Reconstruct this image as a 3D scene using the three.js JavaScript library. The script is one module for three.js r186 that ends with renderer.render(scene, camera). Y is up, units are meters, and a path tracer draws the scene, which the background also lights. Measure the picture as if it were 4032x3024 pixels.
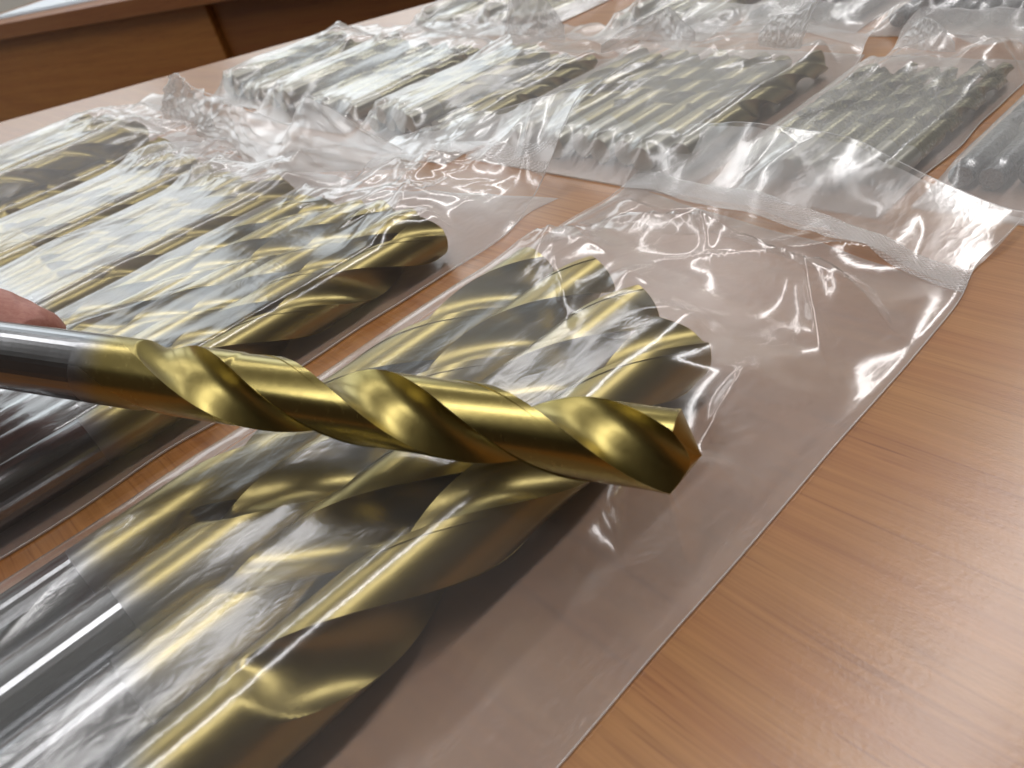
import * as THREE from 'three';
import { RectAreaLightUniformsLib } from 'three/addons/lights/RectAreaLightUniformsLib.js';
import { toCreasedNormals, mergeGeometries, mergeVertices } from 'three/addons/utils/BufferGeometryUtils.js';
import { RoundedBoxGeometry } from 'three/addons/geometries/RoundedBoxGeometry.js';
import { MarchingCubes } from 'three/addons/objects/MarchingCubes.js';
import { createNoise2D, createNoise3D } from 'simplex-noise';

// ------------------------------------------------------------------ camera, light, exposure
// y = 0 is the table top; bags lie along z, their tip ends towards -z
const scene = new THREE.Scene();
scene.background = new THREE.Color(0x000000);
const camera = new THREE.PerspectiveCamera(53.5, 4 / 3, 0.01, 30);
{
  const right = new THREE.Vector3(0.67921669, -0.21838088, -0.70069571);
  const up = new THREE.Vector3(-0.30994689, 0.78004952, -0.54355835);
  const back = new THREE.Vector3(0.6652801, 0.58637236, 0.46213618);
  camera.position.set(0, 0.12, 0);
  camera.quaternion.setFromRotationMatrix(new THREE.Matrix4().makeBasis(right, up, back));
}
camera.focus = 0.2;
camera.userData.fStop = 28;

const renderer = new THREE.WebGLRenderer({ antialias: true });
renderer.setSize(1024, 768);
renderer.toneMapping = THREE.LinearToneMapping;
renderer.toneMappingExposure = 0.87;
renderer.shadowMap.enabled = true;
RectAreaLightUniformsLib.init();

const CEIL = 2.0, FLOOR = -0.74;
const LAMP_RADIANCE = 13.5, WINDOW_RADIANCE = 1.05;
const LAMPS = [[-2.0, -2.7], [-2.0, -1.4], [-2.0, -0.1], [-2.0, 1.2], [-0.25, -2.6, 0.2], [-0.25, -1.4, 0.2], [-0.25, -0.1], [-0.25, 1.2]];   // two rows along z
const WINDOWS = [[-2.15, 1.5], [-0.35, 1.5], [1.45, 1.5]];       // centre z, width, in the wall at the left

// ------------------------------------------------------------------ helpers
function rng(seed) { let s = seed | 0; return () => { s = (s + 0x6d2b79f5) | 0; let t = Math.imul(s ^ (s >>> 15), 1 | s); t = (t + Math.imul(t ^ (t >>> 7), 61 | t)) ^ t; return ((t ^ (t >>> 14)) >>> 0) / 4294967296; }; }
const { smoothstep, lerp, clamp } = THREE.MathUtils;
const noise2 = createNoise2D(rng(11)), noise3 = createNoise3D(rng(12));
const used = new Map();
function numbered(name) { const n = used.get(name) ?? 0; used.set(name, n + 1); return n ? name + '_' + String(n).padStart(3, '0') : name; }
function tag(o, label, category, group) { o.userData.label = label; if (category) o.userData.category = category; if (group) o.userData.group = group; return o; }
function thing(name, label, category, group) { const o = new THREE.Group(); o.name = numbered(name); scene.add(o); return tag(o, label, category, group); }
function part(name, geometry, material, parent) {
  const m = new THREE.Mesh(geometry, material); m.name = name; m.castShadow = m.receiveShadow = true; parent.add(m); return m;
}
function struct(name, geometry, material) {
  const m = new THREE.Mesh(geometry, material); m.name = name; m.userData.kind = 'structure'; m.castShadow = m.receiveShadow = true; scene.add(m); return m;
}
function dataTexture(w, h, f, srgb = false) {
  const d = new Uint8Array(w * h * 4);
  for (let j = 0; j < h; j++) for (let i = 0; i < w; i++) { const c = f(i / w, j / h), o = (j * w + i) * 4; for (let k = 0; k < 3; k++) d[o + k] = clamp(Math.round((Array.isArray(c) ? c[k] : c) * 255), 0, 255); d[o + 3] = 255; }
  const t = new THREE.DataTexture(d, w, h, THREE.RGBAFormat, THREE.UnsignedByteType);
  t.wrapS = t.wrapT = THREE.MirroredRepeatWrapping; t.magFilter = THREE.LinearFilter; t.minFilter = THREE.LinearMipmapLinearFilter; t.generateMipmaps = true;
  if (srgb) t.colorSpace = THREE.SRGBColorSpace; t.needsUpdate = true; return t;
}
const toS = (c) => (c <= 0.0031308 ? c * 12.92 : 1.055 * Math.pow(c, 1 / 2.4) - 0.055);
// noise over the unit square (the textures repeat mirrored)
const tileNoise = (u, v, fu, fv, seed) => noise2(u * fu + seed * 17.3, v * fv - seed * 9.1);

// ------------------------------------------------------------------ materials
const M = {};
{
  // wood laminate: u runs along the grain; one tile is 0.42 m by 0.42 m
  const wood = dataTexture(2048, 2048, (u, v) => {
    const warp = 0.005 * tileNoise(u, v, 2, 4, 1) + 0.001 * tileNoise(u, v, 7, 14, 2), y = v + warp;
    const yy = y;
    const broad = tileNoise(u, yy, 1.2, 22, 3), mid = tileNoise(u, yy, 2.6, 120, 4), fine = tileNoise(u, yy, 9, 420, 5);
    let pore = tileNoise(u, yy, 12, 260, 6); pore = smoothstep(pore, 0.5, 0.85) * smoothstep(tileNoise(u, v, 5, 12, 7), -0.5, 0.5);
    let line = 1 - Math.abs(tileNoise(u, yy, 1.3, 64, 8)); line = Math.pow(clamp(line, 0, 1), 14) * smoothstep(tileNoise(u, v, 4, 18, 9), -0.2, 0.6);
    const k = 1 + 0.07 * broad + 0.09 * mid + 0.08 * fine - 0.2 * pore - 0.24 * line;
    const w = 1 + 0.05 * broad;
    return [toS(0.385 * k), toS(0.165 * Math.pow(k, 1.25) * w), toS(0.05 * Math.pow(k, 1.4) * w)];
  }, true);
  const woodBump = dataTexture(1024, 1024, (u, v) => {
    const a = tileNoise(u, v, 34, 90, 21), b = tileNoise(u, v, 80, 170, 22), c = tileNoise(u, v, 14, 26, 23);
    return 0.5 + 0.22 * a + 0.16 * b + 0.10 * c;
  });
  wood.repeat.set(1 / 0.42, 1 / 0.42); woodBump.repeat.set(1 / 0.075, 1 / 0.075);
  M.table = new THREE.MeshPhysicalMaterial({ map: wood, bumpMap: woodBump, bumpScale: 0.000028, roughness: 0.27, specularIntensity: 1, ior: 1.6, clearcoat: 0.6, clearcoatRoughness: 0.32 });
  const far = wood.clone(); far.repeat.set(1 / 0.42, 1 / 0.42); far.needsUpdate = true;
  M.deskTop = new THREE.MeshStandardMaterial({ map: far, color: 0xd9c6b8, roughness: 0.35 });
  M.panel = new THREE.MeshStandardMaterial({ map: far, color: 0xfff0c4, roughness: 0.45 });
  M.panelDark = new THREE.MeshStandardMaterial({ map: far, color: 0xd0b88c, roughness: 0.45 });
  M.leg = new THREE.MeshStandardMaterial({ color: 0x3a3a3c, roughness: 0.4, metalness: 0.6 });
  M.paper = new THREE.MeshStandardMaterial({ color: 0xdfe6ec, roughness: 0.7 });

  // titanium nitride coating: fine grinding lines across the tool, small scuffs
  const scuff = dataTexture(512, 512, (u, v) => { const a = tileNoise(u, v, 6, 150, 31), b = tileNoise(u, v, 40, 40, 32), c = tileNoise(u, v, 7, 7, 33); return clamp(0.62 + 0.05 * a + 0.015 * b + 0.04 * c, 0, 1); });
  const grind = dataTexture(512, 512, (u, v) => 0.5 + 0.28 * tileNoise(u, v, 5, 190, 34) + 0.18 * tileNoise(u, v, 60, 60, 35));
  M.gold = new THREE.MeshStandardMaterial({ color: new THREE.Color().setRGB(0.35, 0.285, 0.115), metalness: 1, roughness: 0.54, roughnessMap: scuff });
  M.gold.vertexColors = true;
  M.heldGold = M.gold.clone(); M.heldGold.roughness = 0.5; M.heldGold.bumpMap = grind; M.heldGold.bumpScale = 0.0000004; M.heldGold.color.setRGB(0.35, 0.285, 0.10);
  M.heldLand = M.heldGold.clone(); M.heldLand.roughness = 0.4; M.heldPoint = M.heldGold.clone(); M.heldPoint.vertexColors = false;
  M.farGold = M.gold.clone(); M.farGold.vertexColors = false; M.farGold.color.setRGB(0.34, 0.3, 0.165);
  M.goldDull = new THREE.MeshStandardMaterial({ color: new THREE.Color().setRGB(0.33, 0.31, 0.2), metalness: 1, roughness: 0.45, roughnessMap: scuff });
  M.steel = new THREE.MeshStandardMaterial({ color: new THREE.Color().setRGB(0.27, 0.275, 0.285), metalness: 1, roughness: 0.34, roughnessMap: scuff });
  M.paleSteel = new THREE.MeshStandardMaterial({ color: new THREE.Color().setRGB(0.42, 0.41, 0.35), metalness: 1, roughness: 0.6, roughnessMap: scuff });
  M.darkSteel = new THREE.MeshStandardMaterial({ color: new THREE.Color().setRGB(0.16, 0.17, 0.18), metalness: 1, roughness: 0.45, roughnessMap: scuff });

  // clear polyethylene film: fine crinkle relief
  const crinkle = dataTexture(1024, 1024, (u, v) => {
    const w = 0.03 * tileNoise(u, v, 5, 5, 41), a = Math.abs(tileNoise(u + w, v - w, 7, 5, 42)), b = Math.abs(tileNoise(u - w, v + w, 15, 11, 43)), c = tileNoise(u, v, 38, 30, 44);
    return clamp(0.75 - 0.42 * a - 0.22 * b + 0.035 * c, 0, 1);
  });
  crinkle.repeat.set(1 / 0.06, 1 / 0.06);
  const film = { color: new THREE.Color().setRGB(0.965, 0.965, 0.965), roughness: 0.22, transmission: 0.8, thickness: 0, ior: 1.75, bumpMap: crinkle };
  M.film = new THREE.MeshPhysicalMaterial({ ...film, roughness: 0.17, transmission: 0.97, bumpScale: 0.00005, side: THREE.DoubleSide });
  M.filmFar = new THREE.MeshPhysicalMaterial({ ...film, bumpScale: 0.00009, side: THREE.DoubleSide });
  M.filmUnder = new THREE.MeshPhysicalMaterial({ ...film, transmission: 0.86, roughness: 0.3, bumpScale: 0.00015, side: THREE.DoubleSide });
  const knurl = dataTexture(256, 256, (u, v) => { const a = Math.sin(u * Math.PI * 16), b = Math.sin(v * Math.PI * 16); return 0.5 + 0.5 * a * b; });
  knurl.repeat.set(1 / 0.0115, 1 / 0.0115);
  M.seal = new THREE.MeshPhysicalMaterial({ color: new THREE.Color().setRGB(0.965, 0.965, 0.965), roughness: 0.2, transmission: 0.76, thickness: 0, ior: 1.5, bumpMap: knurl, bumpScale: 0.00035, side: THREE.DoubleSide });
  M.flap = new THREE.MeshPhysicalMaterial({ ...film, transmission: 0.48, roughness: 0.25, bumpScale: 0.00001, side: THREE.DoubleSide });
  M.rim = new THREE.MeshPhysicalMaterial({ color: new THREE.Color().setRGB(0.965, 0.965, 0.965), roughness: 0.15, transmission: 0.65, thickness: 0, ior: 1.5 });

  M.white = new THREE.MeshStandardMaterial({ color: 0xb8b8b4, roughness: 0.9 });
  M.wall = new THREE.MeshStandardMaterial({ color: 0xcfcdc6, roughness: 0.9 });
  M.wallDark = new THREE.MeshStandardMaterial({ color: 0x5a4a40, roughness: 0.8 });
  M.floor = new THREE.MeshStandardMaterial({ color: 0x8a857e, roughness: 0.6 });
  M.frame = new THREE.MeshStandardMaterial({ color: 0xe4e4e2, roughness: 0.5 });
  const skinTex = dataTexture(256, 256, (u, v) => { const k = 1 + 0.08 * tileNoise(u, v, 9, 9, 51) + 0.06 * tileNoise(u, v, 30, 30, 52); return [toS(0.42 * k), toS(0.165 * k * k), toS(0.12 * k * k)]; }, true);
  M.skin = new THREE.MeshPhysicalMaterial({ map: skinTex, roughness: 0.5 });
  M.nail = new THREE.MeshPhysicalMaterial({ color: new THREE.Color().setRGB(0.55, 0.3, 0.25), roughness: 0.3 });
}

// ------------------------------------------------------------------ the room round the table (outside the picture: what lights it and what it mirrors)
{
  const X0 = -3.4, X1 = 2.4, Z0 = -3.4, Z1 = 2.6, T = 0.1;
  const box = (x0, x1, y0, y1, z0, z1) => new THREE.BoxGeometry(x1 - x0, y1 - y0, z1 - z0).translate((x0 + x1) / 2, (y0 + y1) / 2, (z0 + z1) / 2);
  struct('floor', box(X0 - T, X1 + T, FLOOR - T, FLOOR, Z0 - T, Z1 + T), M.floor);
  struct('ceiling', box(X0 - T, X1 + T, CEIL, CEIL + T, Z0 - T, Z1 + T), M.white);
  struct('wall_back', box(X0, X1, FLOOR, CEIL, Z0 - T, Z0), M.wall);
  struct('wall_front', box(X0, X1, FLOOR, CEIL, Z1, Z1 + T), M.wallDark);
  struct('wall_right', box(X1, X1 + T, FLOOR, CEIL, Z0 - T, Z1 + T), M.wallDark);
  struct('wall_left', box(X0 - T, X0, FLOOR, CEIL, Z0 - T, Z1 + T), M.wall);
  const lampGlow = new THREE.MeshStandardMaterial({ color: 0xffffff, emissive: new THREE.Color().setRGB(1, 0.985, 0.985), emissiveIntensity: 3 });
  LAMPS.forEach(([x, z, w = 0.16], i) => {
    const o = thing('ceiling_lamp', ['closest to the back wall', 'second from the back wall', 'third from the back wall', 'farthest from the back wall'].map((w) => 'fluorescent lamp of the window side ceiling row, ' + w).concat('fluorescent lamp of the inner ceiling row nearest the back wall', 'fluorescent lamp of the inner ceiling row just beyond the table', 'fluorescent lamp of the inner ceiling row right above the table', 'fluorescent lamp of the inner ceiling row nearest the front wall')[i], 'lamp', 'ceiling lamps');
    o.position.set(x, CEIL - 0.001, z);
    part('frame', box(-w / 2 - 0.03, w / 2 + 0.03, -0.025, 0, -0.63, 0.63), M.frame, o);
    part('diffuser', box(-w / 2, w / 2, -0.03, -0.026, -0.6, 0.6), lampGlow, o);
    const l = new THREE.RectAreaLight(new THREE.Color().setRGB(1, 0.985, 0.985), LAMP_RADIANCE, w, 1.2);
    l.name = 'lamp'; l.position.set(0, -0.034, 0); l.rotation.x = -Math.PI / 2; o.add(l);
  });
  const winGlow = new THREE.MeshStandardMaterial({ color: 0xffffff, emissive: new THREE.Color().setRGB(0.86, 0.95, 1), emissiveIntensity: 1.2 });
  WINDOWS.forEach(([z, w], i) => {
    const o = thing('window', ['bright daylight window nearest the back wall', 'bright daylight window in the middle of the left wall', 'bright daylight window nearest the front wall'][i], 'window', 'windows in the wall');
    o.position.set(X0 + 0.001, 1.25, z);
    part('frame', mergeGeometries([box(0, 0.05, -0.66, -0.6, -w / 2 - 0.06, w / 2 + 0.06), box(0, 0.05, 0.6, 0.66, -w / 2 - 0.06, w / 2 + 0.06), box(0, 0.05, -0.6, 0.6, -w / 2 - 0.06, -w / 2), box(0, 0.05, -0.6, 0.6, w / 2, w / 2 + 0.06), box(0, 0.045, -0.6, 0.6, -0.025, 0.025)]), M.frame, o);
    part('window_pane', box(0.002, 0.01, -0.6, 0.6, -w / 2, w / 2), winGlow, o);
    const l = new THREE.RectAreaLight(new THREE.Color().setRGB(0.86, 0.95, 1), WINDOW_RADIANCE, w, 1.2);
    l.name = 'window_light'; l.position.set(0.055, 0, 0); l.rotation.y = -Math.PI / 2; o.add(l);
    l.lookAt(new THREE.Vector3(10, o.position.y, z));
    l.rotation.set(0, Math.PI / 2 + Math.PI, 0);
  });
}

// ------------------------------------------------------------------ table
function metricUV(g, f) { const p = g.attributes.position, uv = new Float32Array(p.count * 2); for (let i = 0; i < p.count; i++) { const [a, b] = f(p.getX(i), p.getY(i), p.getZ(i)); uv[2 * i] = a; uv[2 * i + 1] = b; } g.setAttribute('uv', new THREE.BufferAttribute(uv, 2)); return g; }
{
  const t = thing('table', 'orange brown wood grain table the drill bit bags lie on', 'table');
  const e = new THREE.Vector2(0.579, -0.815), p0 = new THREE.Vector2(-0.858, -0.124), n = new THREE.Vector2(0.815, 0.579);
  const c = [p0.clone().addScaledVector(e, -0.9), p0.clone().addScaledVector(e, 1.5)];
  c.push(c[1].clone().addScaledVector(n, 1.25), c[0].clone().addScaledVector(n, 1.25));
  const s = new THREE.Shape(c.map((q) => new THREE.Vector2(q.x, -q.y)));
  const g = new THREE.ExtrudeGeometry(s, { depth: 0.024, bevelEnabled: true, bevelThickness: 0.002, bevelSize: 0.002, bevelSegments: 3 });
  g.rotateX(-Math.PI / 2).translate(0, -0.026, 0);
  metricUV(g, (x, y, z) => [x + y * 0.3, z + y]);
  part('table_top', g, M.table, t);
  const ctr = c.reduce((a, q) => a.add(q), new THREE.Vector2()).multiplyScalar(0.25);
  for (const q of c) { const w = q.clone().lerp(ctr, 0.12); part('leg', new THREE.CylinderGeometry(0.025, 0.022, -FLOOR - 0.026, 20).translate(w.x, (FLOOR - 0.026) / 2, w.y), M.leg, t); }
}

// ------------------------------------------------------------------ desk beyond the table
{
  const o = thing('desk', 'brown wooden desk beyond the far table edge with paper on top', 'desk');
  const dir = new THREE.Vector2(0.955, -0.297);
  o.position.set(-1.723, FLOOR, -0.556); o.rotation.y = Math.atan2(-dir.y, dir.x);
  // local x along the front edge, local -z away from the camera
  const H = -FLOOR, b = (x0, x1, y0, y1, z0, z1, r = 0.003) => metricUV(new RoundedBoxGeometry(x1 - x0, y1 - y0, z1 - z0, 2, r).translate((x0 + x1) / 2, (y0 + y1) / 2, (z0 + z1) / 2), (x, y, z) => [x, y + z]);
  part('desk_top', b(-0.8, 1.35, H - 0.033, H, -0.7, 0), M.deskTop, o);
  part('front_panel', b(-0.78, 0.19, 0.05, H - 0.0345, -0.05, -0.025), M.panel, o);
  part('front_panel', b(0.192, 1.33, 0.05, H - 0.0345, -0.062, -0.037), M.panelDark, o);
  part('side_panel', b(-0.8, -0.782, 0, H - 0.034, -0.68, -0.03), M.panel, o);
  part('side_panel', b(1.332, 1.35, 0, H - 0.034, -0.68, -0.03), M.panelDark, o);
  const q = thing('paper_stack', 'white paper sheets lying on the desk beyond the table', 'paper');
  q.position.copy(o.position); q.rotation.y = o.rotation.y + 0.015; q.position.y = 0.0005;
  for (let k = 0; k < 3; k++) part('sheet', new THREE.BoxGeometry(0.62, 0.0018, 0.4).rotateY(0.006 * (k - 1)).translate(-0.31 + 0.012 * k - 0.02, 0.001 + 0.0022 * k, -0.275 - 0.004 * k), M.paper, q);
}

// ------------------------------------------------------------------ twist drills
// Local axes: the tip at the origin, the axis along +z to the shank end. Returns { fluted, point, shank }.
function drillGeometry({ R, L, flute, coat, lead, nt = 64, nz = 90, web = 0.36, half = 0.84, margin = 0.2, fade = null }) {
  const cot = 1 / Math.tan(THREE.MathUtils.degToRad(60));
  const d = (1 - web * web) / (2 * (Math.cos(half) - web)), rho = d - web;
  const clear = (s) => 0.024 * (1 - smoothstep(s, flute - 3.5 * R, flute - 3.3 * R));
  // the flute is the arc of a round cutter; it may undercut the lips
  const phi = Math.atan2(Math.sin(half), d - Math.cos(half));
  const arc = (t) => { const f = lerp(phi, -phi, 1 - t), x = d - rho * Math.cos(f), y = rho * Math.sin(f); return [Math.atan2(y, x), Math.hypot(x, y)]; };
  const cut = (t, s) => {
    const lift = s > flute - 1.9 * R ? 0.85 * Math.pow((s - (flute - 1.9 * R)) / (1.9 * R), 2) : 0;
    return Math.min(1, arc(t)[1] + lift);
  };
  const turn = (s) => (2 * Math.PI * Math.min(s, flute + R)) / lead;
  const relief = (k) => 0.12 * R * clamp(k, 0, 1);
  // the outline in pieces that meet at sharp edges: flute, land, margin and the small steps between them
  const a1 = Math.PI - half - margin, pieces = [];
  for (const o of [0, Math.PI]) pieces.push(
    { flute: true, side: o ? 1 : 0, n: Math.round(nt * 0.3), a: (t) => o - arc(1 - t)[0], r: (t, s) => cut(1 - t, s), k: (t) => lerp(0, 1, t) },
    { n: 1, a: () => o + half, r: (t, s) => lerp(1, 1 - clear(s), t), k: () => 1 },
    { n: Math.round(nt * 0.18), a: (t) => o + lerp(half, a1, t), r: (t, s) => 1 - clear(s), k: (t) => lerp(1, 0.12, t) },
    { n: 1, a: () => o + a1, r: (t, s) => lerp(1 - clear(s), 1, t), k: () => 0.12 },
    { n: 3, a: (t) => o + lerp(a1, a1 + margin, t), r: () => 1, k: (t) => lerp(0.12, 0, t) });
  const build = (rows, f, keep = () => true) => {
    const pos = [], uv = [], idx = [];
    for (const p of pieces.filter(keep)) {
      const base = pos.length / 3;
      for (let j = 0; j <= rows; j++) for (let i = 0; i <= p.n; i++) { const v = f(p, i / p.n, j / rows); pos.push(v[0], v[1], v[2]); uv.push(v[3], v[4]); }
      for (let j = 0; j < rows; j++) for (let i = 0; i < p.n; i++) { const a = base + j * (p.n + 1) + i, b = a + 1, c = a + p.n + 1, e = c + 1; idx.push(a, b, c, b, e, c); }
    }
    const g = new THREE.BufferGeometry(); g.setAttribute('position', new THREE.Float32BufferAttribute(pos, 3)); g.setAttribute('uv', new THREE.Float32BufferAttribute(uv, 2)); g.setIndex(idx); g.computeVertexNormals(); return g;
  };
  const lip = (p, t, q) => { const r = R * p.r(t, 0) * q; return r * cot + relief(p.k(t)) * (r / R); };
  const body = (p, t, v) => { const s = lerp(lip(p, t, 1), coat, v), r = R * p.r(t, s), w = p.a(t) + turn(s); return [r * Math.cos(w), r * Math.sin(w), s, p.a(t) * R / 0.02, s / 0.02]; };
  // the coating thins out into bare steel over its last millimetres
  const tint = (g) => {
    if (!fade) return g;
    const p = g.attributes.position, c = new Float32Array(p.count * 3);
    for (let i = 0; i < p.count; i++) { const k = smoothstep(p.getZ(i) + 0.0012 * noise2(p.getX(i) * 160, p.getY(i) * 160), coat - 0.009, coat); for (let q = 0; q < 3; q++) c[i * 3 + q] = lerp(1, fade[q], k); }
    g.setAttribute('color', new THREE.BufferAttribute(c, 3)); return g;
  };
  const fluted = tint(build(nz, body)), lands = tint(build(nz, body, (p) => !p.flute)), flutes = [0, 1].map((k) => tint(build(nz, body, (p) => p.flute && p.side === k)));
  const point = build(6, (p, t, v) => { const s = lip(p, t, v), r = R * p.r(t, 0) * v, w = p.a(t) + turn(s); return [r * Math.cos(w), r * Math.sin(w), s, r * Math.cos(w) / 0.02, r * Math.sin(w) / 0.02]; });
  const ch = 0.06 * R;
  const pts = [[R - 0.00003, coat], [R - 0.00003, L - ch], [R - ch, L], [0, L]].map(([x, y]) => new THREE.Vector2(x, y));
  const shank = new THREE.LatheGeometry(pts, 48).rotateX(Math.PI / 2); // lathe axis y -> z
  return { fluted, lands, flutes, point, shank: toCreasedNormals(shank, 0.6) };
}
function drillThing(g, mats, name, label, group) {
  const o = thing(name, label, 'drill bit', group);
  part('fluted_body', g.fluted, mats[0], o); part('point', g.point, mats[0], o); part('shank', g.shank, mats[1], o);
  return o;
}

// ------------------------------------------------------------------ plastic bags
const filmEdges = [];
function solveFilm(nx, nz, X, Z, obstacle, pinned, load, iterations, gap) {
  const h = new Float32Array(nx * nz), o = new Float32Array(nx * nz), fix = new Uint8Array(nx * nz);
  for (let j = 0; j < nz; j++) for (let i = 0; i < nx; i++) {
    const k = j * nx + i, p = pinned(i / (nx - 1), j / (nz - 1));
    o[k] = obstacle(X(i, j), Z(i, j));
    if (p !== null) { fix[k] = 1; h[k] = p; } else h[k] = o[k] + gap;
  }
  for (let it = 0; it < iterations; it++) {
    const w = 1.7;
    for (let j = 1; j < nz - 1; j++) for (let i = 1; i < nx - 1; i++) {
      const k = j * nx + i; if (fix[k]) continue;
      const a = 0.25 * (h[k - 1] + h[k + 1] + h[k - nx] + h[k + nx]) - load;
      h[k] = Math.max(o[k] + gap, h[k] + w * (a - h[k]));
    }
  }
  return { h, o };
}
/* c: x0, x1 side edges, zb bottom end, zs seal, ze0/ze1 flap end at the left/right, drills [{x, y, r, za (tip), zb (shank end)}], folds, endY, sideY, cell, seed */
function makeBag(c) {
  const R = rng(c.seed), cell = c.cell, W = c.x1 - c.x0, Ln = c.zb - Math.min(c.ze0, c.ze1);
  const nx = Math.round(W / cell) + 1, nz = Math.round(Ln / cell) + 1;
  const wob = (z, s) => (c.wobble ?? 0.0012) * noise2(z * 20, c.seed * 3.7 + s * 11) * (1 + 0.6 * smoothstep(-z, -c.zs - 0.03, -c.zs)) + (c.pinch ?? 0.004) * Math.exp(-(((z - c.zs) / 0.012) ** 2));
  const zEnd = (u) => lerp(c.ze0, c.ze1, u) + 0.002 * noise2(u * 3, c.seed);
  const Zuv = (u, t) => lerp(c.zb, zEnd(u), t);
  const Xuv = (u, t) => { const z = Zuv(u, t); return lerp(c.x0 + wob(z, 0), c.x1 - wob(z, 1), u) + (c.skew ?? 0) * (z - c.zb); };
  const X = (i, j) => Xuv(i / (nx - 1), j / (nz - 1)), Z = (i, j) => Zuv(i / (nx - 1), j / (nz - 1));
  const obstacle = (x, z) => {
    let o = 0.0003;
    for (const d of c.drills) {
      const dx = x - d.x, dr = d.r + 0.0003 + 0.3 * (cell - 0.001); if (Math.abs(dx) >= dr || z < d.za || z > d.zb) continue;
      const k = Math.min(1, (z - d.za) / (d.r * 0.6) + 0.25, (d.zb - z) / 0.0015 + 0.9), rr = dr * k; if (Math.abs(dx) < rr) o = Math.max(o, d.y + Math.sqrt(rr * rr - dx * dx));
    }
    for (const b of c.under ?? []) if (x > b[0] && x < b[1] && z > b[2] && z < b[3]) o = Math.max(o, b[4]);
    return o;
  };
  const tz = (t) => lerp(c.zb, (c.ze0 + c.ze1) / 2, t);
  const side = (t, u) => { const k = smoothstep(-tz(t), -c.zs - (c.riseBefore ?? 0.02), -(c.ze0 + c.ze1) / 2); return 0.0005 + k * (c.endY ? c.endY(u) : 0.004); };
  const pinned = (u, t) => (t === 0 ? 0.0005 : u === 0 || u === 1 ? side(t, u) : t === 1 ? side(1, u) : null);
  const { h, o } = solveFilm(nx, nz, X, Z, obstacle, pinned, c.load ?? 0.000006, c.iterations ?? 260, 0.0006 + 0.3 * (cell - 0.001));
  // folds
  const folds = [...(c.folds ?? [])];
  const tipZ = Math.max(...c.drills.map((d) => d.za)), hi = c.crumple ?? 1;
  for (let k = 0; k < (c.streaks ?? 26); k++) folds.push([lerp(c.x0, c.x1, R()), lerp(tipZ - 0.01, c.zb, R()), Math.PI / 2 + (R() - 0.5) * 1.3, 0.012 + 0.045 * R(), (0.0003 + 0.0009 * R() * R()) * hi, 0.003 + 0.006 * R()]);
  for (let k = 0; k < (c.tipFolds ?? 34); k++) folds.push([lerp(c.x0, c.x1, 0.04 + 0.92 * R()), lerp(tipZ + 0.02, c.zs, R()), Math.PI / 2 + (R() - 0.5) * 2.2, 0.008 + 0.024 * R(), (0.0004 + 0.0032 * R() * R()) * hi, 0.0018 + 0.005 * R()]);
  for (let k = 0; k < (c.flapFolds ?? 14); k++) folds.push([lerp(c.x0, c.x1, R()), lerp(c.zs - 0.002, Math.min(c.ze0, c.ze1), R()), R() * Math.PI, 0.006 + 0.025 * R(), (0.0004 + 0.002 * R() * R()) * hi, 0.0012 + 0.004 * R()]);
  const F = folds.map(([x, z, a, l, A, w]) => ({ x, z, c: Math.cos(a), s: Math.sin(a), l, A, w }));
  const heightAdd = (x, z, slack, edge) => {
    let y = 0;
    for (const f of F) {
      const dx = x - f.x, dz = z - f.z, al = Math.abs(dx * f.c + dz * f.s) / f.l; if (al >= 1) continue;
      const ac = Math.abs(-dx * f.s + dz * f.c + 0.04 * f.w * noise2(x * 90, z * 90)); if (ac > 5 * f.w) continue;
      const q = 1 - al * al; y += f.A * Math.exp(-ac / f.w) * q * q;
    }
    y += hi * (0.0012 * (c.fine ?? 1) * (0.5 - Math.abs(noise3(x * 75, z * 60, c.seed))) + 0.0006 * (c.fine ?? 1) * (0.5 - Math.abs(noise3(x * 170, z * 130, c.seed + 5))) + 0.0022 * noise3(x * 30, z * 19, c.seed + 9)) * (0.25 + smoothstep(-z, -tipZ - 0.03, -tipZ + 0.01));
    return Math.max(0, y + 0.0006) * slack * edge;
  };
  const pos = new Float32Array(nx * nz * 3), uv = new Float32Array(nx * nz * 2), idx = [];
  for (let j = 0; j < nz; j++) for (let i = 0; i < nx; i++) {
    const k = j * nx + i, x = X(i, j), z = Z(i, j), u = i / (nx - 1), t = j / (nz - 1);
    const slack = (c.floor ?? 0.1) + (1 - (c.floor ?? 0.1)) * smoothstep(h[k] - o[k], 0.0006, 0.004) ;
    const e = Math.min(u, 1 - u) * W, flap = smoothstep(-z, -c.zs - 0.01, -c.zs + 0.004);
    const low = o[k] < 0.0005 && h[k] < 0.003 ? 0.35 + 0.65 * smoothstep(h[k], 0.0006, 0.003) : 1;
    const edge = lerp(smoothstep(e, 0, 0.012) * smoothstep(t * Ln, 0, 0.008), c.flapLump ?? 0.7, flap);
    const flat = o[k] < 0.0005 ? Math.max(slack, 0.5) : slack;
    const y = h[k] + heightAdd(x, z, flat * low, edge) + 0.0003;
    pos.set([x, y, z], k * 3); uv.set([x, z], k * 2);
  }
  for (let j = 0; j < nz - 1; j++) for (let i = 0; i < nx - 1; i++) { const a = j * nx + i, b = a + 1, d = a + nx, e = d + 1; idx.push(a, b, d, b, e, d); }
  const top = new THREE.BufferGeometry(); top.setAttribute('position', new THREE.BufferAttribute(pos, 3)); top.setAttribute('uv', new THREE.BufferAttribute(uv, 2)); top.setIndex(idx); top.computeVertexNormals();
  const bag = thing('plastic_bag', c.label, 'plastic bag', c.group);
  part('pouch_film', top, c.mat ?? M.film, bag);
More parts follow.
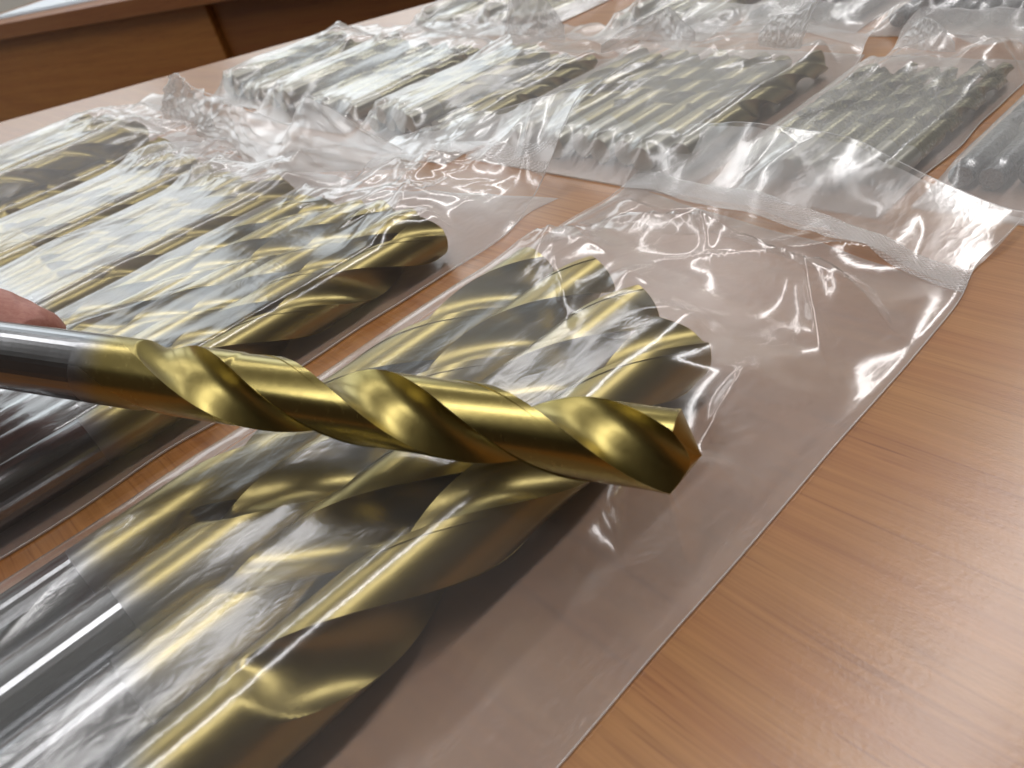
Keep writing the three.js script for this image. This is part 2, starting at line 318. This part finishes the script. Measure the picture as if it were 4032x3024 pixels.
  const at = (u, t) => { const i = clamp(Math.round(u * (nx - 1)), 0, nx - 1), j = clamp(Math.round(t * (nz - 1)), 0, nz - 1), k = (j * nx + i) * 3; return new THREE.Vector3(pos[k], pos[k + 1], pos[k + 2]); };
  // lower sheet
  const tSeal = (c.zb - c.zs) / (c.zb - (c.ze0 + c.ze1) / 2);
  const un = Math.max(8, Math.round(W / 0.004)), um = Math.max(8, Math.round((c.zb - c.zs) / 0.004)), up = [], uu = [], ui = [];
  for (let j = 0; j <= um; j++) for (let i = 0; i <= un; i++) {
    const u = i / un, t = (tSeal * j) / um, x = Xuv(u, t), z = Zuv(u, t), e = Math.min(u, 1 - u, t * 3);
    let b = 0.0002 + 0.0003 * smoothstep(e, 0, 0.1) * (0.5 + 0.5 * noise2(x * 60, z * 60));
    const base = obstacle(x, z); if (base > 0.0004 && (c.under ?? []).some((q) => x > q[0] && x < q[1] && z > q[2] && z < q[3])) b = Math.max(b, 0.0003);
    up.push(x, b, z); uu.push(x, z);
  }
  for (let j = 0; j < um; j++) for (let i = 0; i < un; i++) { const a = j * (un + 1) + i, b = a + 1, d = a + un + 1, e = d + 1; ui.push(a, b, d, b, e, d); }
  const low = new THREE.BufferGeometry(); low.setAttribute('position', new THREE.Float32BufferAttribute(up, 3)); low.setAttribute('uv', new THREE.Float32BufferAttribute(uu, 2)); low.setIndex(ui); low.computeVertexNormals();
  part('under_film', low, M.filmUnder, bag);
  // seal band
  if (c.seal !== false) {
    const sw = c.sealWidth ?? 0.009, sp = [], su = [], si = [], a = Math.round((tSeal - sw / 2 / Ln) * (nz - 1)), b = Math.min(nz - 1, Math.round((tSeal + sw / 2 / Ln) * (nz - 1)));
    for (let j = a; j <= b; j++) for (let i = 0; i < nx; i++) { const k = j * nx + i; sp.push(pos[k * 3], pos[k * 3 + 1] + 0.00035, pos[k * 3 + 2]); su.push(pos[k * 3], pos[k * 3 + 2]); }
    for (let j = 0; j < b - a; j++) for (let i = 0; i < nx - 1; i++) { const p = j * nx + i; si.push(p, p + 1, p + nx, p + 1, p + nx + 1, p + nx); }
    const g = new THREE.BufferGeometry(); g.setAttribute('position', new THREE.Float32BufferAttribute(sp, 3)); g.setAttribute('uv', new THREE.Float32BufferAttribute(su, 2)); g.setIndex(si); g.computeVertexNormals();
    part('heat_seal', g, M.seal, bag);
  }
  // second sheet of the open end, just under the first
  if (c.double) {
    const a = Math.round(tSeal * (nz - 1)), dp = [], du = [], di = [];
    for (let j = a; j < nz; j++) for (let i = 0; i < nx; i++) { const k = j * nx + i, x = pos[k * 3], z = pos[k * 3 + 2]; dp.push(x, Math.max(0.0004, pos[k * 3 + 1] - 0.0006 - 0.0016 * (0.5 + 0.5 * noise2(x * 45, z * 45 + 7)) * smoothstep(j, a, a + 8)), z + 0.0012); du.push(x + 0.03, z); }
    for (let j = 0; j < nz - 1 - a; j++) for (let i = 0; i < nx - 1; i++) { const p = j * nx + i; di.push(p, p + 1, p + nx, p + 1, p + nx + 1, p + nx); }
    const g = new THREE.BufferGeometry(); g.setAttribute('position', new THREE.Float32BufferAttribute(dp, 3)); g.setAttribute('uv', new THREE.Float32BufferAttribute(du, 2)); g.setIndex(di); g.computeVertexNormals();
    part('flap', g, M.filmUnder, bag);
  }
  // edge of the film
  if (c.rim) {
    const line = []; const N = 90;
    for (let k = 0; k <= N; k++) line.push(at(0, k / N)); for (let k = 1; k <= 40; k++) line.push(at(k / 40, 1)); for (let k = N - 1; k >= 0; k--) line.push(at(1, k / N));
    part('edge', new THREE.TubeGeometry(new THREE.CatmullRomCurve3(line), 420, c.rim, 5), M.rim, bag);
  }
  return bag;
}

// a loose piece of a bag's open end that stands up between a top edge and a base edge
function flapSheet(bag, top, base, seed) {
  const V = (l) => new THREE.CatmullRomCurve3(l.map((p) => new THREE.Vector3(...p)), false, 'centripetal');
  const A = V(top), B = V(base), nu = 70, nv = 26, pos = [], uv = [], idx = [], p = new THREE.Vector3(), q = new THREE.Vector3();
  const lean = new THREE.Vector3(B.getPoint(0).z - B.getPoint(1).z, 0, B.getPoint(1).x - B.getPoint(0).x).normalize();
  for (let j = 0; j <= nv; j++) for (let i = 0; i <= nu; i++) {
    const u = i / nu, v = j / nv; A.getPoint(u, p); B.getPoint(u, q);
    const h = p.distanceTo(q), w = q.clone().lerp(p, v);
    const bend = 0.8 * h * (0.10 * Math.sin(v * Math.PI) + 0.16 * (0.5 - Math.abs(noise2(u * 5 + v * 1.4 + seed, v * 1.2 + seed * 3))) * v + 0.05 * noise2(u * 13, v * 5 + seed));
    w.addScaledVector(lean, bend); pos.push(w.x, w.y, w.z); uv.push(u * 0.1, v * 0.03);
  }
  for (let j = 0; j < nv; j++) for (let i = 0; i < nu; i++) { const a = j * (nu + 1) + i, b = a + 1, d = a + nu + 1, e = d + 1; idx.push(a, b, d, b, e, d); }
  const g = new THREE.BufferGeometry(); g.setAttribute('position', new THREE.Float32BufferAttribute(pos, 3)); g.setAttribute('uv', new THREE.Float32BufferAttribute(uv, 2)); g.setIndex(idx); g.computeVertexNormals();
  part('flap', g, M.flap, bag);
  part('edge', new THREE.TubeGeometry(A, 90, 0.00025, 5), M.rim, bag);
}

// ------------------------------------------------------------------ what lies on the table
// rows of drills: put(list of [x, tip z, size key, y?]) returns obstacles for the film
const SIZES = {};
function size(key) {
  if (!SIZES[key]) {
    const [D, L, flute, fine] = { big: [19, 198, 128, 2], mid: [15.5, 170, 114, 1.6], gold13: [13, 151, 101, 1], short13: [10.5, 104, 68, 1], thin11: [9, 100, 64, 1], small9: [7.2, 96, 62, 1] }[key];
    SIZES[key] = { R: D / 2000, L: L / 1000, g: drillGeometry({ R: D / 2000, L: L / 1000, flute: flute / 1000, coat: (flute + 17) / 1000, lead: (D > 14 ? 6.2 : 5.4) * D / 1000, fade: L > 110 ? [0.77, 0.96, 2.4] : null, nt: fine > 1 ? 64 : 40, nz: fine > 1 ? 120 : 60 }) };
  }
  return SIZES[key];
}
function drillsInBag(list, key, mats, name, label, group, seed) {
  const r = rng(seed), s = size(key), out = []; let proto = null;
  for (const [x, zTip, lay = 0, dz = 0] of list) {
    let o;
    if (!proto) o = proto = drillThing(s.g, mats, name, typeof label === 'function' ? label(0) : label, group);
    else { o = proto.clone(); o.name = numbered(name); scene.add(o); o.userData = { ...proto.userData }; if (typeof label === 'function') o.userData.label = label(out.length); }
    const y = 0.0008 + s.R + lay;
    o.position.set(x, y, zTip); o.rotation.set(0, (r() - 0.5) * 0.005, r() * Math.PI * 2 + (key === 'big' ? 1.23 : 0));
    out.push({ x, y, r: s.R, za: zTip, zb: zTip + s.L });
  }
  return out;
}
const ORD = ['leftmost', 'second from left', 'third from left', 'fourth from left', 'fifth from left', 'sixth from left', 'seventh from left', 'eighth from left', 'ninth from left', 'tenth from left', 'eleventh from left'];
const ordinal = (i, n) => (i === n - 1 ? 'rightmost' : ORD[i]);
const layered = (n, what, where) => (i) => (i < n ? ordinal(i, n) + ' lower ' : ordinal(i - n, 99) + ' upper ') + what + ' bit ' + where;
const GOLD = [M.gold, M.steel], DULL = [M.goldDull, M.paleSteel], PALE = [M.farGold, M.paleSteel], DARK = [M.darkSteel, M.darkSteel];
const row = (n, x0, pitch, z, jit, seed, lay) => { const r = rng(seed); return Array.from({ length: n }, (_, i) => [x0 + i * pitch, z + (r() - 0.5) * jit, lay]); };

// the bag in the foreground
{
  const names = ['farthest left of the four big gold drill bits in the foreground bag', 'second from left of the four big gold drill bits in the foreground bag', 'third from left of the four big gold drill bits in the foreground bag', 'rightmost of the four big gold drill bits in the foreground bag, beside bare film'];
  const d = drillsInBag([[-0.156, -0.134], [-0.137, -0.137], [-0.1175, -0.131], [-0.098, -0.124]], 'big', GOLD, 'twist_drill', (i) => names[i], undefined, 5);
  makeBag({ x0: -0.187, x1: -0.0565, zb: 0.085, zs: -0.194, ze0: -0.24, ze1: -0.217, drills: d, seed: 101, cell: 0.0011, wobble: 0.0002, pinch: 0.003, iterations: 420, load: 0.0000015, floor: 0.9, fine: 0.05, rim: 0.00014, riseBefore: -0.002, double: true, streaks: 14, tipFolds: 34, flapFolds: 16, sealWidth: 0.011,
    under: [[-0.3, -0.16, -0.3, -0.224, 0.005], [-0.155, -0.03, -0.3, -0.226, 0.004]],
    endY: (u) => 0.006 - 0.002 * u + 0.014 * Math.sin(Math.PI * u) * (1 - 0.5 * u),
    folds: [[-0.115, -0.155, 0.0, 0.08, 0.013, 0.008], [-0.08, -0.158, 0.2, 0.03, 0.006, 0.005], [-0.1, -0.15, -0.5, 0.03, 0.004, 0.003], [-0.078, -0.145, 0.9, 0.022, 0.0035, 0.003], [-0.07, -0.08, 1.9, 0.018, 0.010, 0.005], [-0.064, -0.071, 0.5, 0.012, 0.008, 0.0035], [-0.072, -0.069, 1.2, 0.012, 0.008, 0.0035], [-0.075, -0.105, 1.4, 0.02, 0.006, 0.004], [-0.07, -0.075, 0.4, 0.012, 0.003, 0.003], [-0.16, -0.18, 0.3, 0.02, 0.003, 0.003], [-0.09, -0.18, -0.3, 0.02, 0.004, 0.004]],
    label: 'large clear plastic bag in the foreground holding four big gold drill bits' });
}
// the row of bags at the left, gold drills, flaps crumpled at the far end
{
  const L = [
    [-0.308, -0.2025, 6, -0.2935, 0.0157, 'mid', -0.138, -0.174, -0.187, -0.212, 'clear bag of gold drill bits next to the foreground bag in the left row', 'first'],
    [-0.392, -0.309, 5, -0.38, 0.0148, 'gold13', -0.138, -0.166, -0.184, -0.186, 'clear bag of gold drill bits second from the foreground bag in the left row', 'second'],
    [-0.468, -0.394, 5, -0.457, 0.0137, 'gold13', -0.137, -0.162, -0.182, -0.18, 'clear bag of gold drill bits third from the foreground bag in the left row', 'third'],
    [-0.556, -0.47, 5, -0.541, 0.0145, 'gold13', -0.145, -0.172, -0.19, -0.186, 'clear bag of gold drill bits fourth from the foreground bag in the left row', 'fourth'],
    [-0.665, -0.56, 7, -0.652, 0.0132, 'gold13', -0.155, -0.182, -0.204, -0.206, 'clear bag at the far left end of the left row by the table edge', 'last'],
  ];
  const peaks = [
    [[-0.26, -0.158, 0.5, 0.03, 0.005, 0.005], [-0.23, -0.182, 1.7, 0.02, 0.005, 0.003], [-0.22, -0.19, 1.1, 0.02, 0.004, 0.003]],
    [[-0.33, -0.175, 0.1, 0.03, 0.006, 0.006], [-0.345, -0.16, 0.9, 0.02, 0.005, 0.004]],
    [[-0.45, -0.165, 0.2, 0.03, 0.006, 0.006]],
    [[-0.51, -0.17, 0.3, 0.03, 0.006, 0.006]],
    [[-0.62, -0.18, 0.4, 0.03, 0.006, 0.006]],
  ];
  L.forEach(([x0, x1, n, xs, pitch, key, z, zs, ze0, ze1, label, w], i) => {
    const d = drillsInBag([...row(n, xs, pitch, z, 0.01, 30 + i), ...row(i === 3 ? 1 : 0, xs + pitch * (n - 2.5), pitch * 1.1, z + 0.006, 0.01, 50 + i, size(key).R * 1.72)], key, GOLD, 'twist_drill', (k) => (k < n ? ordinal(k, n) : k === n ? 'raised left' : 'raised right') + ' gold drill bit in the ' + w + ' bag of the left row', 'gold drills in the ' + w + ' bag of the left row', 60 + i);
    const bag = makeBag({ x0, x1, zb: 0.075, zs, ze0, ze1, drills: d, seed: 201 + i, cell: i ? 0.0015 : 0.0012, iterations: 300, load: 0.0000015, floor: 0.85, fine: 0.14, rim: 0.0002, streaks: 16, tipFolds: i > 2 ? 30 : 46, flapFolds: 22, crumple: 1.2, flapLump: i > 2 ? 0.15 : i ? 0.3 : 0.6, double: !i, folds: peaks[i], endY: (u) => (i ? 0.007 : 0.013 + 0.02 * u), label, mat: i ? M.filmFar : M.film });
    if (i === 1) flapSheet(bag, [[-0.4682, 0.0199, -0.1637], [-0.4281, 0.0285, -0.1668], [-0.4134, 0.0282, -0.1679], [-0.3717, 0.0212, -0.1712], [-0.3489, 0.036, -0.1729], [-0.311, 0.0213, -0.1759], [-0.2789, 0.0111, -0.1783]], [[-0.4858, 0.008, -0.1623], [-0.4384, 0.007, -0.1586], [-0.3991, 0.007, -0.1516], [-0.3703, 0.007, -0.1485], [-0.3519, 0.007, -0.1507], [-0.3103, 0.007, -0.1648], [-0.2782, 0.007, -0.1784]], 7);
    if (i === 3) flapSheet(bag, [[-0.5378, 0.0221, -0.1708], [-0.4966, 0.042, -0.1697], [-0.4744, 0.036, -0.168], [-0.4205, 0.0326, -0.164]], [[-0.5652, 0.008, -0.1729], [-0.5363, 0.007, -0.1721], [-0.5064, 0.007, -0.1699], [-0.4708, 0.007, -0.1658]], 21);
  });
}
// the second row
{
  const row2 = [
    [-0.605, -0.517, 7, -0.591, 0.0101, 'thin11', DULL, -0.332, -0.335, -0.365, 'thin bag at the left end of the second row by the table edge', 'leftmost'],
    [-0.512, -0.388, 11, -0.5, 0.0101, 'thin11', DULL, -0.325, -0.335, -0.37, 'wide bag of grey gold drill bits second from left in the second row', 'second'],
    [-0.376, -0.284, 8, -0.365, 0.0099, 'thin11', PALE, -0.315, -0.335, -0.362, 'clear bag of thin gold drill bits third from left in the second row', 'third'],
    [-0.279, -0.161, 9, -0.2675, 0.0118, 'short13', PALE, -0.32, -0.352, -0.385, 'wide bag of bright gold drill bits in the middle of the second row', 'middle'],
    [-0.1555, -0.0925, 7, -0.1485, 0.0081, 'small9', DULL, -0.322, -0.348, -0.385, 'bag of small grey gold drill bits second from right in second row', 'second from right'],
    [-0.0885, 0.005, 10, -0.0805, 0.0083, 'small9', DARK, -0.332, -0.358, -0.388, 'bag of dark steel drill bits at the right end of the second row', 'rightmost'],
  ];
  row2.forEach(([x0, x1, n, xs, pitch, key, mats, z, zs, ze0, label, w], i) => {
    const top = row(n, xs, pitch, z, 0.012, 330 + i), s = size(key);
    const upper = row([2, 3, 4, 0, 0, 0][i], xs + pitch * 1.5, pitch, z + 0.004, 0.012, 340 + i, s.R * 1.6);
    const d = drillsInBag([...top, ...upper], key, mats, 'twist_drill', layered(n, mats === DARK ? 'dark steel' : mats === DULL ? 'grey gold' : 'gold', 'in second row ' + w + ' bag'), 'drills in the ' + w + ' bag of the second row', 360 + i);
    const back = Math.max(...d.map((q) => q.zb));
    const bag = makeBag({ x0, x1, zb: back + 0.011, zs, ze0, ze1: ze0 + 0.006, drills: d, seed: 401 + i, cell: 0.0016, iterations: 240, load: 0.0000015, floor: 0.85, fine: 0.14, rim: 0.0002, streaks: 22, tipFolds: 30, flapFolds: 9, crumple: 1.0, endY: () => (i === 3 ? 0.012 : 0.008), label, mat: M.filmFar,
      folds: i === 3 ? [[-0.24, -0.275, 1.5, 0.05, 0.006, 0.006]] : i === 4 ? [[-0.12, -0.335, 0.1, 0.03, 0.006, 0.004]] : [] });
    if (i === 2) flapSheet(bag, [[-0.3766, 0.0198, -0.3281], [-0.3648, 0.0399, -0.3317], [-0.3492, 0.0324, -0.3365], [-0.3426, 0.0235, -0.3385], [-0.3391, 0.0155, -0.3396]], [[-0.3794, 0.008, -0.3272], [-0.3718, 0.008, -0.3321], [-0.3632, 0.008, -0.3369], [-0.3505, 0.008, -0.3393], [-0.3398, 0.008, -0.3394]], 9);
    if (i === 3) {
      flapSheet(bag, [[-0.2918, 0.013, -0.3164], [-0.281, 0.0188, -0.3225], [-0.2645, 0.025, -0.3319], [-0.2597, 0.0259, -0.3346], [-0.254, 0.0183, -0.3378], [-0.2489, 0.0125, -0.3407]], [[-0.2919, 0.009, -0.3163], [-0.2865, 0.008, -0.3277], [-0.2776, 0.008, -0.336], [-0.2558, 0.008, -0.3287], [-0.2473, 0.008, -0.325], [-0.2495, 0.009, -0.3404]], 10);
      flapSheet(bag, [[-0.2046, 0.0162, -0.3274], [-0.1957, 0.0234, -0.3268], [-0.1831, 0.0256, -0.3259], [-0.1737, 0.032, -0.3252]], [[-0.2052, 0.011, -0.3274], [-0.198, 0.01, -0.3269], [-0.19, 0.01, -0.3261], [-0.1838, 0.01, -0.3259]], 11);
    }
    if (i === 4) flapSheet(bag, [[-0.1478, 0.0096, -0.3427], [-0.138, 0.018, -0.3407], [-0.1313, 0.0156, -0.3394], [-0.1243, 0.0093, -0.338]], [[-0.1483, 0.006, -0.3428], [-0.1387, 0.006, -0.34], [-0.1309, 0.006, -0.3381], [-0.1235, 0.006, -0.3379]], 12);
  });
}
// the third row, cut by the top of the picture
{
  const row3 = [
    [-0.556, -0.49, 6, -0.545, 0.0086, 'small9', DULL, -0.478, 'bag of thin grey drill bits at the left end of the third row', 'leftmost'],
    [-0.484, -0.398, 8, -0.473, 0.0088, 'small9', DULL, -0.482, 'bag of grey drill bits second from left in third row', 'second'],
    [-0.345, -0.262, 8, -0.334, 0.0086, 'small9', DULL, -0.475, 'bag of grey gold drill bits in the middle of the third row', 'middle'],
    [-0.255, -0.185, 7, -0.247, 0.0086, 'small9', DARK, -0.49, 'bag of dark drill bits second from right in the third row', 'second from right'],
    [-0.178, -0.106, 7, -0.169, 0.0086, 'small9', DARK, -0.482, 'bag of dark drill bits at the right end of the third row beside bare table', 'rightmost'],
  ];
  row3.forEach(([x0, x1, n, xs, pitch, key, mats, z, label, w], i) => {
    const s = size(key), d = drillsInBag([...row(n, xs, pitch, z, 0.008, 530 + i), ...row(1, xs + pitch * 1.5, pitch, z, 0.008, 540 + i, s.R * 1.6)], key, mats, 'twist_drill', layered(n, mats === DARK ? 'dark steel' : 'grey gold', 'in third row ' + w + ' bag'), 'drills in the ' + w + ' bag of the third row', 560 + i);
    makeBag({ x0, x1, zb: Math.max(...d.map((q) => q.zb)) + 0.012, zs: z - 0.018, ze0: z - 0.05, ze1: z - 0.048, drills: d, seed: 601 + i, cell: 0.0018, iterations: 200, load: 0.0000015, floor: 0.85, fine: 0.14, rim: 0.0002, streaks: 22, tipFolds: 24, flapFolds: 10, crumple: 1.2, label, mat: M.filmFar });
  });
}
// the drill held over the foreground bag
const tip = new THREE.Vector3(-0.0628, 0.0240, -0.0788), grip = new THREE.Vector3(-0.18544, 0.04618, -0.00931);
const axis = grip.clone().sub(tip).normalize();
{
  const R = 0.00775;
  const g = drillGeometry({ R, L: 0.19, flute: 0.120, coat: 0.1305, lead: 0.086, fade: [0.77, 0.96, 2.8], nt: 150, nz: 420 });
  const o = thing('held_drill', 'gold twist drill with grey shank held over the foreground bag', 'drill bit');
  part('land', g.lands, M.heldLand, o); for (const f of g.flutes) part('flute', f, M.heldGold, o);
  part('point', g.point, M.heldPoint, o); part('shank', g.shank, M.steel, o);
  o.position.copy(tip);
  o.quaternion.setFromUnitVectors(new THREE.Vector3(0, 0, 1), axis).multiply(new THREE.Quaternion().setFromAxisAngle(new THREE.Vector3(0, 0, 1), -0.094));
}
// the hand that holds it: only a fingertip reaches into the picture
{
  const up = new THREE.Vector3(0, 1, 0), sideV = new THREE.Vector3().crossVectors(axis, up).normalize(), lift = new THREE.Vector3().crossVectors(sideV, axis).normalize();
  // a point at s along the drill from its tip, a across (positive away from the camera), b above the axis
  const far = sideV.clone(); if (far.z > 0 || far.x > 0.5) far.negate();
  const P = (s, a, b) => tip.clone().addScaledVector(axis, s).addScaledVector(far, a).addScaledVector(lift, b);
  const chains = [
    [[P(0.161, 0.0122, -0.004), 0.0072], [P(0.172, 0.0128, -0.003), 0.0076], [P(0.198, 0.017, 0.004), 0.0085], [P(0.242, 0.024, 0.008), 0.0095]],      // index, along the far side
    [[P(0.182, -0.006, 0.0155), 0.0075], [P(0.196, 0.001, 0.019), 0.0088], [P(0.225, 0.006, 0.022), 0.0098], [P(0.255, 0.012, 0.012), 0.012]],           // thumb, on top
    [[P(0.192, -0.002, -0.0165), 0.0072], [P(0.201, 0.015, -0.017), 0.008], [P(0.218, 0.026, -0.006), 0.0088], [P(0.250, 0.028, -0.002), 0.0095]],
    [[P(0.210, -0.002, -0.0175), 0.0068], [P(0.219, 0.014, -0.021), 0.0078], [P(0.233, 0.027, -0.014), 0.0086], [P(0.260, 0.028, -0.012), 0.0092]],
    [[P(0.226, -0.001, -0.0175), 0.006], [P(0.233, 0.012, -0.024), 0.0068], [P(0.246, 0.025, -0.021), 0.0076], [P(0.268, 0.026, -0.021), 0.0085]],
    [[P(0.242, 0.024, 0.008), 0.011], [P(0.282, 0.02, 0.0), 0.018]], [[P(0.250, 0.028, -0.002), 0.0105], [P(0.284, 0.02, -0.006), 0.018]], [[P(0.260, 0.028, -0.012), 0.010], [P(0.286, 0.02, -0.012), 0.017]],
    [[P(0.268, 0.026, -0.021), 0.0095], [P(0.290, 0.02, -0.016), 0.016]], [[P(0.255, 0.012, 0.012), 0.013], [P(0.290, 0.018, 0), 0.02]], [[P(0.286, 0.02, -0.006), 0.02], [P(0.320, 0.02, -0.005), 0.022], [P(0.420, 0.035, -0.03), 0.032]],
  ];
  const lo = new THREE.Vector3(1, 1, 1), hi = new THREE.Vector3(-1, -1, -1);
  for (const ch of chains) for (const [p, r] of ch) { lo.min(p.clone().subScalar(r + 0.008)); hi.max(p.clone().addScalar(r + 0.008)); }
  const ctr = lo.clone().add(hi).multiplyScalar(0.5), halfSize = Math.max(hi.x - lo.x, hi.y - lo.y, hi.z - lo.z) / 2 * 1.05, N = 100;
  const mc = new MarchingCubes(N, M.skin, false, false, 400000);
  const seg = []; for (const ch of chains) for (let k = 0; k < ch.length - 1; k++) seg.push([ch[k][0], ch[k + 1][0], ch[k][1], ch[k + 1][1]]);
  for (let z = 0; z < N; z++) for (let y = 0; y < N; y++) for (let x = 0; x < N; x++) {
    const px = ctr.x + ((x - N / 2) / (N / 2)) * halfSize, py = ctr.y + ((y - N / 2) / (N / 2)) * halfSize, pz = ctr.z + ((z - N / 2) / (N / 2)) * halfSize;
    let sum = 0; const kk = 0.0022;
    let best = 1;
    for (const [a, b, ra, rb] of seg) {
      const bx = b.x - a.x, by = b.y - a.y, bz = b.z - a.z, ax = px - a.x, ay = py - a.y, az = pz - a.z;
      const t = clamp((ax * bx + ay * by + az * bz) / (bx * bx + by * by + bz * bz), 0, 1);
      const dd = Math.hypot(ax - t * bx, ay - t * by, az - t * bz) - lerp(ra, rb, t); best = Math.min(best, dd); if (dd < 0.03) sum += Math.exp(-dd / kk);
    }
    mc.field[z * N * N + y * N + x] = sum > 0 ? kk * Math.log(sum) : -best;
  }
  mc.isolation = 0; mc.update();
  const count = mc.count ?? mc.geometry.drawRange.count;
  const pa = mc.positionArray.slice(0, count * 3);
  let g = new THREE.BufferGeometry(); g.setAttribute('position', new THREE.BufferAttribute(new Float32Array(pa), 3));
  g.scale(halfSize, halfSize, halfSize).translate(ctr.x, ctr.y, ctr.z);
  g = mergeVertices(g, 0.00005); g.computeVertexNormals();
  metricUV(g, (x, y, z) => [(x + z) / 0.02, (y + z * 0.4) / 0.02]);
  const o = thing('person', 'hand at the left edge gripping the shank of the held drill', 'person');
  part('hand', g, M.skin, o);
}

renderer.render(scene, camera);
